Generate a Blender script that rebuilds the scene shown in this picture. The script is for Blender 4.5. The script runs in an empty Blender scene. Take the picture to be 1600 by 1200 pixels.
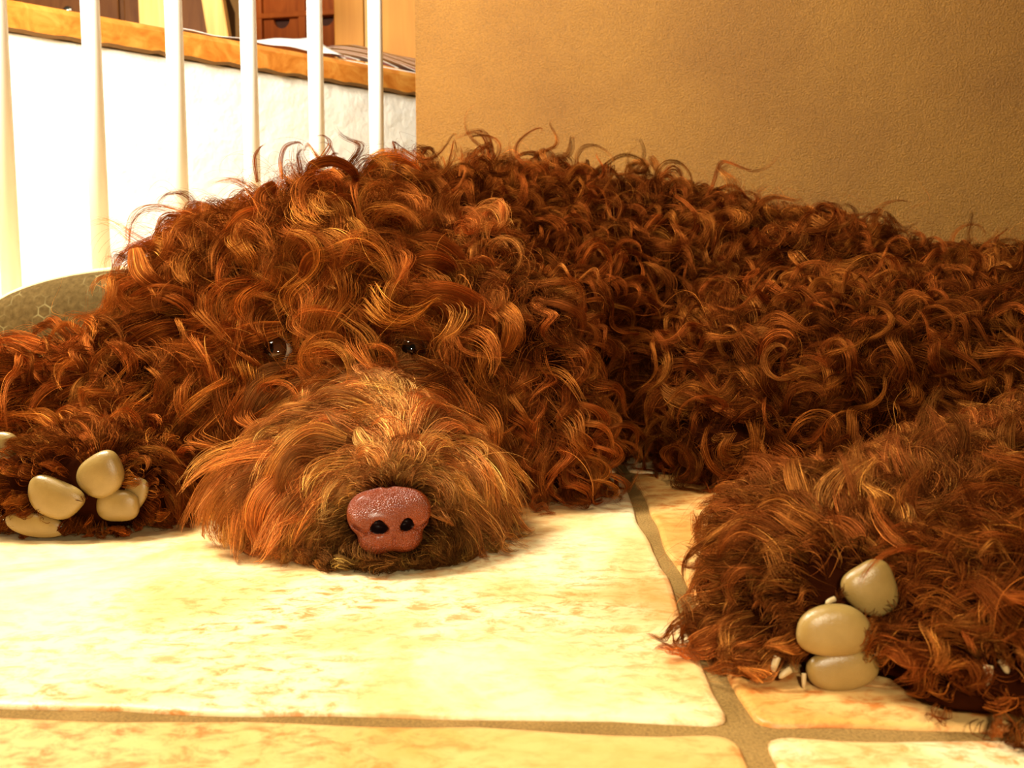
import bpy, bmesh, math
import numpy as np
from mathutils import Vector, Matrix

rng = np.random.default_rng(7)
S = bpy.context.scene
C = S.collection

# ------------------------------------------------------------------ camera
F = 1537.0
CAMZ = 0.15
PITCH = math.radians(6.3)
cam_d = bpy.data.cameras.new('camera')
cam_d.sensor_width = 36.0
cam_d.lens = 36.0 * F / 1600.0
cam_d.clip_start = 0.01
cam = bpy.data.objects.new('camera', cam_d)
C.objects.link(cam)
cam.location = (0, 0, CAMZ)
cam.rotation_euler = (math.radians(90) - PITCH, 0, 0)
cam_d.dof.use_dof = True
cam_d.dof.focus_distance = 0.60
cam_d.dof.aperture_fstop = 21.0
S.camera = cam

# ------------------------------------------------------------------ world, lights, exposure
S.view_settings.view_transform = 'Standard'
S.view_settings.look = 'None'
S.view_settings.gamma = 1.0
S.view_settings.use_curve_mapping = False
S.view_settings.exposure = 0.0
W = bpy.data.worlds.new('room_light')
S.world = W
W.use_nodes = True
W.node_tree.nodes['Background'].inputs[0].default_value = (1.0, 0.80, 0.52, 1)
W.node_tree.nodes['Background'].inputs[1].default_value = 0.05


def area(name, loc, target, size, power, col):
    d = bpy.data.lights.new(name, 'AREA')
    d.shape = 'DISK'
    d.size = size
    d.energy = power
    d.color = col
    o = bpy.data.objects.new(name, d)
    C.objects.link(o)
    o.location = loc
    o.rotation_euler = (Vector(target) - Vector(loc)).to_track_quat('-Z', 'Y').to_euler()
    return o


area('camera_flash', (0.055, -0.03, 0.20), (-0.02, 0.7, 0.08), 0.035, 1.9, (1.0, 0.86, 0.62))
area('ceiling_lamp', (-0.55, 0.0, 1.9), (-0.1, 0.65, 0.0), 0.40, 16.5, (1.0, 0.84, 0.58))
area('wall_fill', (-0.75, 0.70, 1.15), (-0.70, 1.75, 0.25), 0.5, 84.0, (1.0, 0.93, 0.78))  # added fill light without a visible source, brightens the white half wall
area('dining_lamp', (0.3, 2.2, 2.2), (-0.6, 2.9, 0.7), 0.6, 14.0, (1.0, 0.82, 0.55))

S.cycles.max_bounces = 8
S.cycles.diffuse_bounces = 3
S.cycles.glossy_bounces = 4
S.cycles.transmission_bounces = 6
S.cycles.transparent_max_bounces = 6
S.cycles.sample_clamp_indirect = 4.0
S.cycles_curves.shape = 'RIBBONS' if hasattr(S, 'cycles_curves') else None
S.cycles_curves.subdivisions = 2


# ------------------------------------------------------------------ helpers
def ray(px, py):
    vx = (px - 800.0) / F
    vy = -(py - 600.0) / F
    c, s = math.cos(PITCH), math.sin(PITCH)
    return np.array([vx, c + vy * s, -s + vy * c])


def P(px, py, d):
    """point seen at that pixel whose world Y is d"""
    r = ray(px, py)
    return np.array([0, 0, CAMZ]) + r * (d / r[1])


def PF(px, py, z=0.0):
    """point of the floor seen at that pixel"""
    r = ray(px, py)
    return np.array([0, 0, CAMZ]) + r * ((z - CAMZ) / r[2])


def tag(o, label=None, cat=None, group=None, kind=None):
    if label: o['label'] = label
    if cat: o['category'] = cat
    if group: o['group'] = group
    if kind: o['kind'] = kind
    return o


def link(name, me, parent=None, mats=()):
    o = bpy.data.objects.new(name, me)
    C.objects.link(o)
    if parent is not None: o.parent = parent
    for m in mats: me.materials.append(m)
    return o


def smooth(me):
    me.polygons.foreach_set('use_smooth', np.ones(len(me.polygons), dtype=bool))
    me.update()


def boxes(name, bl, mat, parent=None, bevel=0.0, rot=None):
    """one mesh from a list of (centre, size[, rotation matrix])"""
    bm = bmesh.new()
    for b in bl:
        c, s = b[0], b[1]
        M = Matrix.Translation(c) @ (b[2].to_4x4() if len(b) > 2 else Matrix()) @ Matrix.Diagonal((*s, 1))
        bmesh.ops.create_cube(bm, size=1.0, matrix=M)
    if bevel:
        bmesh.ops.bevel(bm, geom=list(bm.edges), offset=bevel, segments=2, affect='EDGES', profile=0.5)
    me = bpy.data.meshes.new(name)
    bm.to_mesh(me); bm.free()
    return link(name, me, parent, [mat])


def rod(name, a, b, r0, r1, mat, parent=None, seg=24):
    a, b = Vector(a), Vector(b)
    bm = bmesh.new()
    L = (b - a).length
    M = Matrix.Translation((a + b) / 2) @ (b - a).to_track_quat('Z', 'Y').to_matrix().to_4x4()
    bmesh.ops.create_cone(bm, cap_ends=True, segments=seg, radius1=r0, radius2=r1, depth=L, matrix=M)
    me = bpy.data.meshes.new(name)
    bm.to_mesh(me); bm.free(); smooth(me)
    o = link(name, me, parent, [mat])
    return o


# ---- node material helper
def mat(name, color, rough=0.6, spec=0.5, **kw):
    m = bpy.data.materials.new(name)
    m.use_nodes = True
    b = m.node_tree.nodes['Principled BSDF']
    b.inputs['Base Color'].default_value = (*color, 1)
    b.inputs['Roughness'].default_value = rough
    b.inputs['Specular IOR Level'].default_value = spec
    return m


def N(m, t, **kw):
    n = m.node_tree.nodes.new(t)
    for k, v in kw.items(): setattr(n, k, v)
    return n


def L(m, a, b):
    m.node_tree.links.new(a, b)


def ramp(m, fac, stops):
    r = N(m, 'ShaderNodeValToRGB')
    e = r.color_ramp.elements
    while len(e) < len(stops): e.new(0.5)
    for i, (p, c) in enumerate(stops):
        e[i].position = p; e[i].color = (*c, 1) if len(c) == 3 else c
    L(m, fac, r.inputs[0])
    return r


def noise(m, scale, detail=4, rough=0.5, vec=None, dist=0.0):
    n = N(m, 'ShaderNodeTexNoise')
    n.inputs['Scale'].default_value = scale
    n.inputs['Detail'].default_value = detail
    n.inputs['Roughness'].default_value = rough
    n.inputs['Distortion'].default_value = dist
    if vec is not None: L(m, vec, n.inputs['Vector'])
    return n


def objco(m, scale=None, rot=None):
    t = N(m, 'ShaderNodeTexCoord')
    mp = N(m, 'ShaderNodeMapping')
    L(m, t.outputs['Object'], mp.inputs['Vector'])
    if scale: mp.inputs['Scale'].default_value = scale
    if rot: mp.inputs['Rotation'].default_value = rot
    return mp.outputs[0]


def bump(m, h, strength, dist, normal=None):
    b = N(m, 'ShaderNodeBump')
    b.inputs['Strength'].default_value = strength
    b.inputs['Distance'].default_value = dist
    L(m, h, b.inputs['Height'])
    if normal is not None: L(m, normal, b.inputs['Normal'])
    return b.outputs[0]


def bsdf(m): return m.node_tree.nodes['Principled BSDF']


def mixc(m, fac, a, b, mode='MIX'):
    x = N(m, 'ShaderNodeMix', data_type='RGBA', blend_type=mode)
    for s, v in ((x.inputs[0], fac), (x.inputs[6], a), (x.inputs[7], b)):
        if isinstance(v, (int, float)): s.default_value = v
        elif isinstance(v, tuple): s.default_value = (*v, 1)
        else: L(m, v, s)
    return x.outputs[2]


# ------------------------------------------------------------------ materials
def tile_mat(nm='glazed_stone_tile', tint=(1, 1, 1)):
    m = mat(nm, (0.8, 0.62, 0.35), 0.42, 0.4)
    v = objco(m)
    vs = objco(m, (1.0, 1.5, 1.0))
    a = noise(m, 9, 6, 0.62, v, 0.6)
    b = noise(m, 85, 7, 0.75, vs, 0.5)
    c = noise(m, 5, 3, 0.5, v)
    base = ramp(m, a.outputs[0], [(0.30, (0.72, 0.36, 0.10)), (0.43, (0.86, 0.58, 0.24)), (0.55, (0.92, 0.76, 0.43)), (0.68, (0.88, 0.75, 0.44))])
    spots = ramp(m, b.outputs[0], [(0.38, (1, 1, 1)), (0.54, (0, 0, 0))])
    area_ = ramp(m, c.outputs[0], [(0.42, (1, 1, 1)), (0.60, (0.22, 0.22, 0.22))])
    f = mixc(m, 1.0, spots.outputs[0], area_.outputs[0], 'MULTIPLY')
    col = mixc(m, f, base.outputs[0], (0.66, 0.26, 0.06))
    col = mixc(m, 1.0, col, tint, 'MULTIPLY')
    # rusty stain at the edge of the tile beside the joint
    sx, sy, _ = PF(1052, 935)
    d = N(m, 'ShaderNodeVectorMath', operation='DISTANCE'); L(m, v, d.inputs[0]); d.inputs[1].default_value = (sx, sy, 0)
    n2 = noise(m, 40, 4, .6, v)
    ad = N(m, 'ShaderNodeMath', operation='MULTIPLY_ADD'); L(m, n2.outputs[0], ad.inputs[0]); ad.inputs[1].default_value = .05; L(m, d.outputs['Value'], ad.inputs[2])
    st = ramp(m, ad.outputs[0], [(.032, (.75, .75, .75)), (.075, (0, 0, 0))])
    col = mixc(m, st.outputs[0], col, (0.70, 0.27, 0.06))
    L(m, col, bsdf(m).inputs['Base Color'])
    L(m, bump(m, b.outputs[0], 0.35, 0.0008), bsdf(m).inputs['Normal'])
    return m


def grout_mat():
    m = mat('sandy_grout', (0.45, 0.30, 0.12), 0.95, 0.1)
    v = objco(m)
    a = noise(m, 900, 2, 0.6, v)
    b = noise(m, 14, 3, 0.6, v)
    r = ramp(m, b.outputs[0], [(0.35, (0.22, 0.125, 0.034)), (0.65, (0.35, 0.205, 0.062))])
    g = ramp(m, a.outputs[0], [(0.3, (0.65, 0.65, 0.65)), (0.7, (1.25, 1.25, 1.25))])
    L(m, mixc(m, 1.0, r.outputs[0], g.outputs[0], 'MULTIPLY'), bsdf(m).inputs['Base Color'])
    L(m, bump(m, a.outputs[0], 0.5, 0.001), bsdf(m).inputs['Normal'])
    return m


def wood_mat(name, c0, c1, c2, along='x', scale=1.0):
    m = mat(name, c1, 0.5, 0.12)
    sc = {'x': (1.2, 14, 14), 'y': (14, 1.2, 14), 'z': (14, 14, 1.2)}[along]
    v = objco(m, tuple(s * scale for s in sc))
    a = noise(m, 2.0, 5, 0.6, v, 1.6)
    k = noise(m, 1.6, 2, 0.5, objco(m, (3, 3, 3)))
    r = ramp(m, a.outputs[0], [(0.3, c0), (0.5, c1), (0.72, c2)])
    kk = ramp(m, k.outputs[0], [(0.3, (0.8, 0.8, 0.8)), (0.6, (1, 1, 1))])
    L(m, mixc(m, 1.0, r.outputs[0], kk.outputs[0], 'MULTIPLY'), bsdf(m).inputs['Base Color'])
    return m


def plaster(name, c0, c1, sc, strength, dist, rough=0.85):
    m = mat(name, c0, rough, 0.3)
    v = objco(m)
    a = noise(m, sc, 3, 0.6, v)
    b = noise(m, 3.0, 4, 0.6, v)
    r = ramp(m, b.outputs[0], [(0.3, c0), (0.7, c1)])
    L(m, r.outputs[0], bsdf(m).inputs['Base Color'])
    L(m, bump(m, a.outputs[0], strength, dist), bsdf(m).inputs['Normal'])
    return m


M_tile, M_grout = tile_mat(), grout_mat()
M_tile2 = tile_mat('glazed_stone_tile_ochre', (0.86, 0.62, 0.36))
M_pine = wood_mat('varnished_pine', (0.72, 0.30, 0.055), (0.86, 0.43, 0.10), (0.92, 0.56, 0.18))
M_pinez = wood_mat('pale_pine', (0.55, 0.27, 0.07), (0.66, 0.36, 0.11), (0.74, 0.45, 0.17), 'z')
M_orange = wood_mat('orange_pine', (0.50, 0.19, 0.025), (0.58, 0.24, 0.035), (0.64, 0.29, 0.05), 'z', 0.5)
M_red = wood_mat('red_brown_wood', (0.24, 0.045, 0.005), (0.32, 0.068, 0.008), (0.38, 0.09, 0.012), 'z')
M_mid = wood_mat('brown_stained_wood', (0.15, 0.045, 0.009), (0.20, 0.068, 0.014), (0.25, 0.09, 0.02), 'z')
M_dark = mat('dark_gap', (0.05, 0.012, 0.004), 0.9)
M_white = mat('white_gloss_paint', (0.90, 0.89, 0.84), 0.25)
M_wall = plaster('white_rough_plaster', (0.90, 0.88, 0.82), (0.84, 0.80, 0.70), 26, 0.8, 0.006)
M_metal = mat('steel_knob', (0.8, 0.78, 0.74), 0.25); bsdf(M_metal).inputs['Metallic'].default_value = 1
M_under = mat('rough_cut_edge', (0.20, 0.11, 0.04), 0.9)


def brown_mat():
    m = mat('brown_grained_paint', (0.36, 0.16, 0.03), 0.6, 0.2)
    v = objco(m)
    big = noise(m, 4.5, 5, 0.65, v)
    gr = N(m, 'ShaderNodeTexVoronoi', feature='SMOOTH_F1'); gr.inputs['Scale'].default_value = 420
    L(m, v, gr.inputs['Vector'])
    gn = noise(m, 520, 3, 0.6, v)
    fl = noise(m, 22, 5, 0.6, v)
    r = ramp(m, big.outputs[0], [(0.32, (0.158, 0.066, 0.0068)), (0.6, (0.198, 0.087, 0.0095)), (0.8, (0.23, 0.106, 0.0125))])
    g2 = ramp(m, gn.outputs[0], [(0.35, (0.78, 0.78, 0.78)), (0.65, (1.15, 1.15, 1.15))])
    L(m, mixc(m, 1.0, r.outputs[0], g2.outputs[0], 'MULTIPLY'), bsdf(m).inputs['Base Color'])
    n1 = bump(m, gn.outputs[0], 0.7, 0.0025)
    n2 = bump(m, fl.outputs[0], 0.35, 0.004, n1)
    L(m, n2, bsdf(m).inputs['Normal'])
    return m


M_brown = brown_mat()

# ------------------------------------------------------------------ floor
def build_floor():
    bm = bmesh.new()
    # grout bed
    z0 = -0.0022
    vs = [bm.verts.new((x, y, z0)) for x, y in ((-3, -1.0), (3.2, -1.0), (3.2, 4.6), (-3, 4.6))]
    f = bm.faces.new(vs); f.material_index = 1
    # joint crossing seen in front of the right paws
    o = PF(1166, 1137)[:2]
    u = np.array([math.cos(math.radians(-3.2)), math.sin(math.radians(-3.2))])
    w = np.array([math.sin(math.radians(1.1)), math.cos(math.radians(1.1))])
    T = 0.43
    g = 0.0046
    r = np.random.default_rng(3)
    for i in range(-4, 5):
        for j in range(-2, 7):
            ii = i
            c0 = o + u * (ii * T) + w * (j * T)
            # outline with rounded corners and slightly wavy edges
            pts = []
            rc = 0.008
            lo, hi = g, T - g
            n = 26
            corners = [(lo, lo), (hi, lo), (hi, hi), (lo, hi)]
            for k in range(4):
                a = np.array(corners[k]); b = np.array(corners[(k + 1) % 4]); p = np.array(corners[(k - 1) % 4])
                d0 = (a - p) / np.linalg.norm(a - p); d1 = (b - a) / np.linalg.norm(b - a)
                for t in (0, .25, .5, .75, 1):
                    s = a - d0 * rc * (1 - t) ** 2 + d1 * rc * t ** 2
                    pts.append(s)
                for q in range(1, n):
                    t = q / n
                    s = a + d1 * (rc + (T - 2 * g - 2 * rc) * t)
                    nrm = np.array([-d1[1], d1[0]])
                    wob = 0.0011 * math.sin(t * 11 + k * 2 + i * 1.7 + j) + 0.0008 * math.sin(t * 29 + k + j * 2.3) + 0.0003 * r.standard_normal()
                    pts.append(s + nrm * wob)
            ring = lambda inset, z: [bm.verts.new((*(c0 + u * (cx + (T / 2 - cx) * inset) + w * (cy + (T / 2 - cy) * inset)), z)) for cx, cy in pts]
            R = [ring(0, z0 - 0.002), ring(0.000, -0.0012), ring(0.005, -0.0004), ring(0.014, 0.0)]
            m = len(pts)
            bm.faces.ensure_lookup_table()
            for A, B in zip(R[:-1], R[1:]):
                for k in range(m):
                    bm.faces.new((A[k], A[(k + 1) % m], B[(k + 1) % m], B[k])).smooth = True
            bm.faces.new(R[-1]); bm.faces.ensure_lookup_table()
            if (i, j) in ((-1, -1), (0, 0)):
                for f_ in bm.faces[-(3 * m + 1):]: f_.material_index = 2
    me = bpy.data.meshes.new('floor')
    bm.to_mesh(me); bm.free()
    o = link('floor', me, None, [M_tile, M_grout, M_tile2])
    tag(o, kind='structure')


build_floor()

# ------------------------------------------------------------------ half wall, cap board, railing: all run at 46 degrees to the right
YAW = math.radians(46)
DIR = Vector((math.sin(YAW), math.cos(YAW), 0))
NRM = Vector((-math.cos(YAW), math.sin(YAW), 0))   # away from the camera
RW = Matrix((DIR, NRM, Vector((0, 0, 1)))).transposed()    # local x along, y away


def wpt(s, n, z, base):
    return Vector(base) + DIR * s + NRM * n + Vector((0, 0, z))


D0 = 1.5
WB = (-0.5205 * D0, D0, 0)
capz0 = P(325, 109, 1.70)[2]
capz0 = 0.515
wl = boxes('wall_left', [(wpt(-0.125, 0.061, (capz0 - .002) / 2 , WB), (2.25, 0.11, capz0 - .002), RW)], M_wall)
tag(wl, kind='structure')
# the pine board along the top of the wall
def cap():
    bm = bmesh.new()
    n = 160
    prof = [(-0.005, 0.004), (-0.005, 0.036), (-0.001, 0.043), (0.004, 0.046), (0.16, 0.046), (0.165, 0.040), (0.165, 0.0), (0.001, 0.0)]
    rings = []
    r = np.random.default_rng(5)
    for i in range(n + 1):
        s = -1.25 + 2.25 * i / n
        j = 0.0012 * math.sin(i * 1.3) + 0.0008 * r.standard_normal()
        rings.append([bm.verts.new(wpt(s, a + .0, capz0 + b + (j if k in (0, 7) else 0), WB)) for k, (a, b) in enumerate(prof)])
    for A, B in zip(rings[:-1], rings[1:]):
        for k in range(len(prof)):
            f = bm.faces.new((A[k], B[k], B[(k + 1) % 8], A[(k + 1) % 8]))
            if k in (6, 7): f.material_index = 1
    bm.faces.new(rings[0]); bm.faces.new(rings[-1][::-1])
    bmesh.ops.recalc_face_normals(bm, faces=bm.faces)
    me = bpy.data.meshes.new('trim_1')
    bm.to_mesh(me); bm.free()
    o = link('trim_1', me, None, [M_pine_w, M_under])
    tag(o, kind='structure')


M_pine_w = wood_mat('pine_board', (0.42, 0.12, 0.012), (0.56, 0.20, 0.028), (0.66, 0.31, 0.06), 'x')
for n_ in M_pine_w.node_tree.nodes:
    if n_.type == 'MAPPING': n_.inputs['Rotation'].default_value = (0, 0, -YAW) if False else (0, 0, YAW - math.radians(90))
cap()

# railing with white round bars
BB = Vector((-0.572, 1.13, 0))
def railing():
    t = bpy.data.objects.new('stair_railing', None); C.objects.link(t)
    t.location = BB
    tag(t, 'white railing of round bars in front of the white half wall', 'railing')
    off = -BB
    for k in range(-4, 6):
        s = 0.1033 * k
        b = BB + DIR * s
        px = 0
        rod('bar', b + Vector((0, 0, 0.05)) + off, b + Vector((0, 0, 0.96)) + off, 0.0108, 0.0108, M_white, t, 28)
    rb = lambda nm, z, h: boxes(nm, [(BB + off + DIR * 0.035 + Vector((0, 0, z)), (1.10, 0.034, h), RW)], M_white, t, 0.006)
    rb('bottom_rail', 0.04, 0.035)
    rb('top_rail', 0.975, 0.05)
    for s in (-0.52,):
        boxes('post', [(BB + off + DIR * s + Vector((0, 0, .52)), (.05, .05, 1.04), RW)], M_white, t, 0.005)


railing()

# ------------------------------------------------------------------ brown wall behind the dog
A0 = P(650, 200, 1.44); A0[2] = 0
A1 = P(1600, 200, 1.14); A1[2] = 0
dv = Vector(A1 - A0).normalized()
nv = Vector((-dv.y, dv.x, 0))
RB = Matrix((dv, nv, Vector((0, 0, 1)))).transposed()
Lb = 2.2
wb = boxes('wall_back', [(Vector(A0) + dv * (Lb / 2) + nv * 0.06 + Vector((0, 0, 1.2)), (Lb, 0.12, 2.4), RB)], M_brown)
tag(wb, kind='structure')

# ------------------------------------------------------------------ far room behind the half wall
fr = boxes('wall_far', [((-0.2, 4.2, 1.25), (5.4, 0.1, 2.5))], plaster('warm_wall_paint', (0.45, 0.22, 0.07), (0.4, 0.2, 0.06), 30, .2, .002))
tag(fr, kind='structure')


def empty(name, loc, rz=0.0):
    o = bpy.data.objects.new(name, None); C.objects.link(o)
    o.location = loc; o.rotation_euler = (0, 0, rz)
    return o


# red-brown cabinet of small drawers with half-round finger cut-outs
def drawer_cabinet():
    t = empty('drawer_cabinet', (-0.62, 3.02, 0), math.radians(-12))
    tag(t, 'reddish brown cabinet of small drawers with half-round finger cut-outs', 'cabinet')
    Wd, Dp = 0.442, 0.30
    x0 = -0.151
    rows, z0, dh, fr_ = 7, 0.093, 0.165, 0.022
    H = z0 + rows * dh + fr_
    cols = 3
    cw = (Wd - fr_) / cols
    bl = [((x0 + Wd / 2, Dp / 2 + .01, H / 2), (Wd - .01, Dp - .02, H - .01))]
    boxes('carcass', bl, M_dark, t)
    fb = []
    for k in range(cols + 1): fb.append(((x0 + k * cw + fr_ / 2, 0.005, H / 2), (fr_, 0.03, H)))
    for k in range(rows + 1): fb.append(((x0 + Wd / 2, 0.004, z0 + k * dh + fr_ / 2 - .01), (Wd, 0.032, fr_ * .7)))
    fb.append(((x0 - .004, Dp / 2, H / 2), (.01, Dp, H))); fb.append(((x0 + Wd + .004, Dp / 2, H / 2), (.01, Dp, H)))
    boxes('frame', fb, M_red, t, 0.002)
    for i in range(cols):
        for j in range(rows):
            xa, xb = x0 + i * cw + fr_ + .002, x0 + (i + 1) * cw - .002
            za, zb = z0 + j * dh + fr_ - .012, z0 + (j + 1) * dh - .006
            bm = bmesh.new()
            xm = (xa + xb) / 2; rr = 0.026
            out = [(xa, za), (xb, za), (xb, zb), (xm + rr, zb)]
            for q in range(1, 12):
                a = math.pi * q / 12
                out.append((xm + rr * math.cos(a), zb - rr * 1.1 * math.sin(a)))
            out += [(xm - rr, zb), (xa, zb)]
            f1 = [bm.verts.new((x, 0.004, z)) for x, z in out]
            f2 = [bm.verts.new((x, 0.018, z)) for x, z in out]
            bm.faces.new(f1); bm.faces.new(f2[::-1])
            m = len(out)
            for k in range(m): bm.faces.new((f1[k], f2[k], f2[(k + 1) % m], f1[(k + 1) % m]))
            bmesh.ops.recalc_face_normals(bm, faces=bm.faces)
            me = bpy.data.meshes.new('drawer'); bm.to_mesh(me); bm.free()
            link('drawer', me, t, [M_red])


def brown_dresser():
    t = empty('dresser', (-1.30, 3.0, 0), math.radians(10))
    tag(t, 'brown wooden dresser with steel drawer knobs behind the half wall', 'dresser')
    Wd, Dp, H = 0.86, 0.42, 1.05
    boxes('carcass', [((0, Dp / 2 + .012, H / 2), (Wd, Dp, H))], M_mid, t, .004)
    for i in range(3):
        for j in range(5):
            x = -Wd / 2 + (i + .5) * Wd / 3
            z = 0.06 + (j + .5) * 0.19
            d = boxes('drawer', [((x, 0.004, z), (Wd / 3 - .014, 0.022, .178))], M_mid, t, .004)
            bm = bmesh.new()
            bmesh.ops.create_uvsphere(bm, u_segments=20, v_segments=12, radius=.017, matrix=Matrix.Translation((x, -0.026, z)))
            bmesh.ops.create_cone(bm, cap_ends=True, segments=16, radius1=.008, radius2=.008, depth=.02, matrix=Matrix.Translation((x, -0.014, z)) @ Matrix.Rotation(math.pi / 2, 4, 'X'))
            me = bpy.data.meshes.new('knob'); bm.to_mesh(me); bm.free(); smooth(me)
            link('knob', me, d, [M_metal])


def pine_chair():
    # stands behind the half wall: seat low, two back posts (one upright, one raking)
    a = P(246, 60, 2.02); b = P(362, 60, 2.02)
    c = (a + b) / 2
    t = empty('pine_chair', (c[0], c[1], 0))
    tag(t, 'pale pine chair whose two back posts rise behind the board', 'chair')
    hw = (b[0] - a[0]) / 2
    boxes('seat', [((0, 0.20, 0.43), (2 * hw + .10, 0.40, 0.028))], M_pinez, t, .005)
    boxes('back_post', [((-hw, 0, 0.49), (0.062, 0.03, 0.98))], M_pinez, t, .004)
    R_ = Matrix.Rotation(math.radians(-8), 3, 'Y')
    boxes('back_post', [((hw - .005, 0, 0.49), (0.042, 0.03, 0.99), R_)], M_pinez, t, .004)
    boxes('top_rail', [((-.02, 0, 0.93), (2 * hw + .10, 0.022, 0.09))], M_pinez, t, .004)
    for x in (-hw, hw):
        boxes('leg', [((x, 0.37, 0.208), (0.04, 0.04, 0.416))], M_pinez, t, .004)


def pine_cupboard():
    a = P(514, 60, 2.5)
    t = empty('pine_cupboard', (a[0] + .24, a[1] + .06, 0), math.radians(-4))
    tag(t, 'orange pine cupboard with plain doors beside the drawer cabinet', 'cupboard')
    H = 1.3
    boxes('carcass', [((0, 0.18, H / 2), (0.48, 0.34, H))], M_orange, t, .003)
    for sx in (-1, 1):
        w_ = 0.075 if sx < 0 else 0.385
        x = -0.24 + 0.002 + w_ / 2 if sx < 0 else 0.24 - .002 - w_ / 2
        d = boxes('door', [((x, 0.0, H / 2), (w_, 0.02, H - .02))], M_orange, t, .002)
    boxes('edge_strip', [((-0.24 + .0875, -0.013, H / 2), (0.011, 0.016, H - .02))], M_pinez, t, .001)


drawer_cabinet(); brown_dresser(); pine_chair(); pine_cupboard()


# magazine and paper lying on the board
def magazine():
    m = mat('printed_page', (0.9, 0.88, 0.85), 0.3)
    v = objco(m)
    w = N(m, 'ShaderNodeTexWave', wave_type='BANDS', bands_direction='X', wave_profile='SIN')
    w.inputs['Scale'].default_value = 6; w.inputs['Distortion'].default_value = 1.0
    mp = N(m, 'ShaderNodeMapping'); mp.inputs['Rotation'].default_value = (0, .5, -0.9); L(m, v, mp.inputs[0]); L(m, mp.outputs[0], w.inputs[0])
    r = ramp(m, w.outputs['Fac'], [(0.30, (0.05, 0.018, 0.012)), (0.40, (0.14, 0.06, 0.04)), (0.50, (0.03, 0.01, 0.008)), (0.60, (0.8, 0.75, 0.65)), (0.78, (0.8, 0.75, 0.65)), (0.84, (0.2, 0.06, 0.05))])
    L(m, r.outputs[0], bsdf(m).inputs['Base Color'])
    t = empty('magazine', wpt(0.70, 0.10, capz0 + .046, WB), math.pi / 2 - YAW)
    tag(t, 'dark striped magazine curling up on the board beside the brown wall', 'magazine')

    def sheet(nm, x0, x1, y0, y1, lift, mm, th=.0012, z=0.0):
        bm = bmesh.new(); nx = 24; ny = 6
        g = []
        for k, zz in ((0, 0), (1, th)):
            rows_ = []
            for i in range(nx + 1):
                row = []
                for j in range(ny + 1):
                    u = i / nx; vv = j / ny
                    row.append(bm.verts.new((x0 + (x1 - x0) * u, y0 + (y1 - y0) * vv, z + lift(u, vv) + zz)))
                rows_.append(row)
            g.append(rows_)
        for i in range(nx):
            for j in range(ny):
                a = g[1]; bm.faces.new((a[i][j], a[i + 1][j], a[i + 1][j + 1], a[i][j + 1]))
                a = g[0]; bm.faces.new((a[i][j], a[i][j + 1], a[i + 1][j + 1], a[i + 1][j]))
        for i in range(nx):
            for j in (0, ny):
                bm.faces.new((g[0][i][j], g[0][i + 1][j], g[1][i + 1][j], g[1][i][j]))
        for j in range(ny):
            for i in (0, nx):
                bm.faces.new((g[0][i][j], g[0][i][j + 1], g[1][i][j + 1], g[1][i][j]))
        bmesh.ops.recalc_face_normals(bm, faces=bm.faces)
        me = bpy.data.meshes.new(nm); bm.to_mesh(me); bm.free(); smooth(me)
        return link(nm, me, t, [mm])
    M_paper = mat('white_paper', (0.93, 0.92, 0.9), 0.5)
    sheet('page', -0.10, 0.20, -0.085, 0.06, lambda u, v: 0.001 + 0.006 * v, M_paper, .003)
    sheet('cover', -0.06, 0.24, -0.08, 0.03, lambda u, v: 0.006 + 0.058 * v ** .8 * min(1, .6 + u) + 0.003 * math.sin(6 * u), m, .002)


magazine()


def paper():
    M_paper = mat('thin_white_paper', (0.93, 0.92, 0.9), 0.5)
    bm = bmesh.new(); nx, ny = 24, 8
    G = []
    for k in (0, 1):
        G.append([[bm.verts.new((-0.20 + 0.34 * i / nx, -0.085 + 0.11 * j / ny,
                  0.0008 + k * .001 + 0.058 * (i / nx) ** 1.2 * (0.08 + 0.92 * (j / ny)) + .0015 * (1 + math.sin(i * .9 + j * .5)))) for j in range(ny + 1)] for i in range(nx + 1)])
    for i in range(nx):
        for j in range(ny):
            a = G[1]; bm.faces.new((a[i][j], a[i + 1][j], a[i + 1][j + 1], a[i][j + 1]))
            a = G[0]; bm.faces.new((a[i][j], a[i][j + 1], a[i + 1][j + 1], a[i + 1][j]))
    for i in range(nx):
        for j in (0, ny): bm.faces.new((G[0][i][j], G[0][i + 1][j], G[1][i + 1][j], G[1][i][j]))
    for j in range(ny):
        for i in (0, nx): bm.faces.new((G[0][i][j], G[0][i][j + 1], G[1][i][j + 1], G[1][i][j]))
    bmesh.ops.recalc_face_normals(bm, faces=bm.faces)
    me = bpy.data.meshes.new('paper_sheet'); bm.to_mesh(me); bm.free(); smooth(me)
    o = link('paper_sheet', me, None, [M_paper])
    o.location = wpt(0.50, 0.088, capz0 + .046, WB); o.rotation_euler = (0, 0, math.pi / 2 - YAW)
    tag(o, 'loose white sheet of paper on the pine board, left of the magazine', 'paper')


paper()


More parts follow.
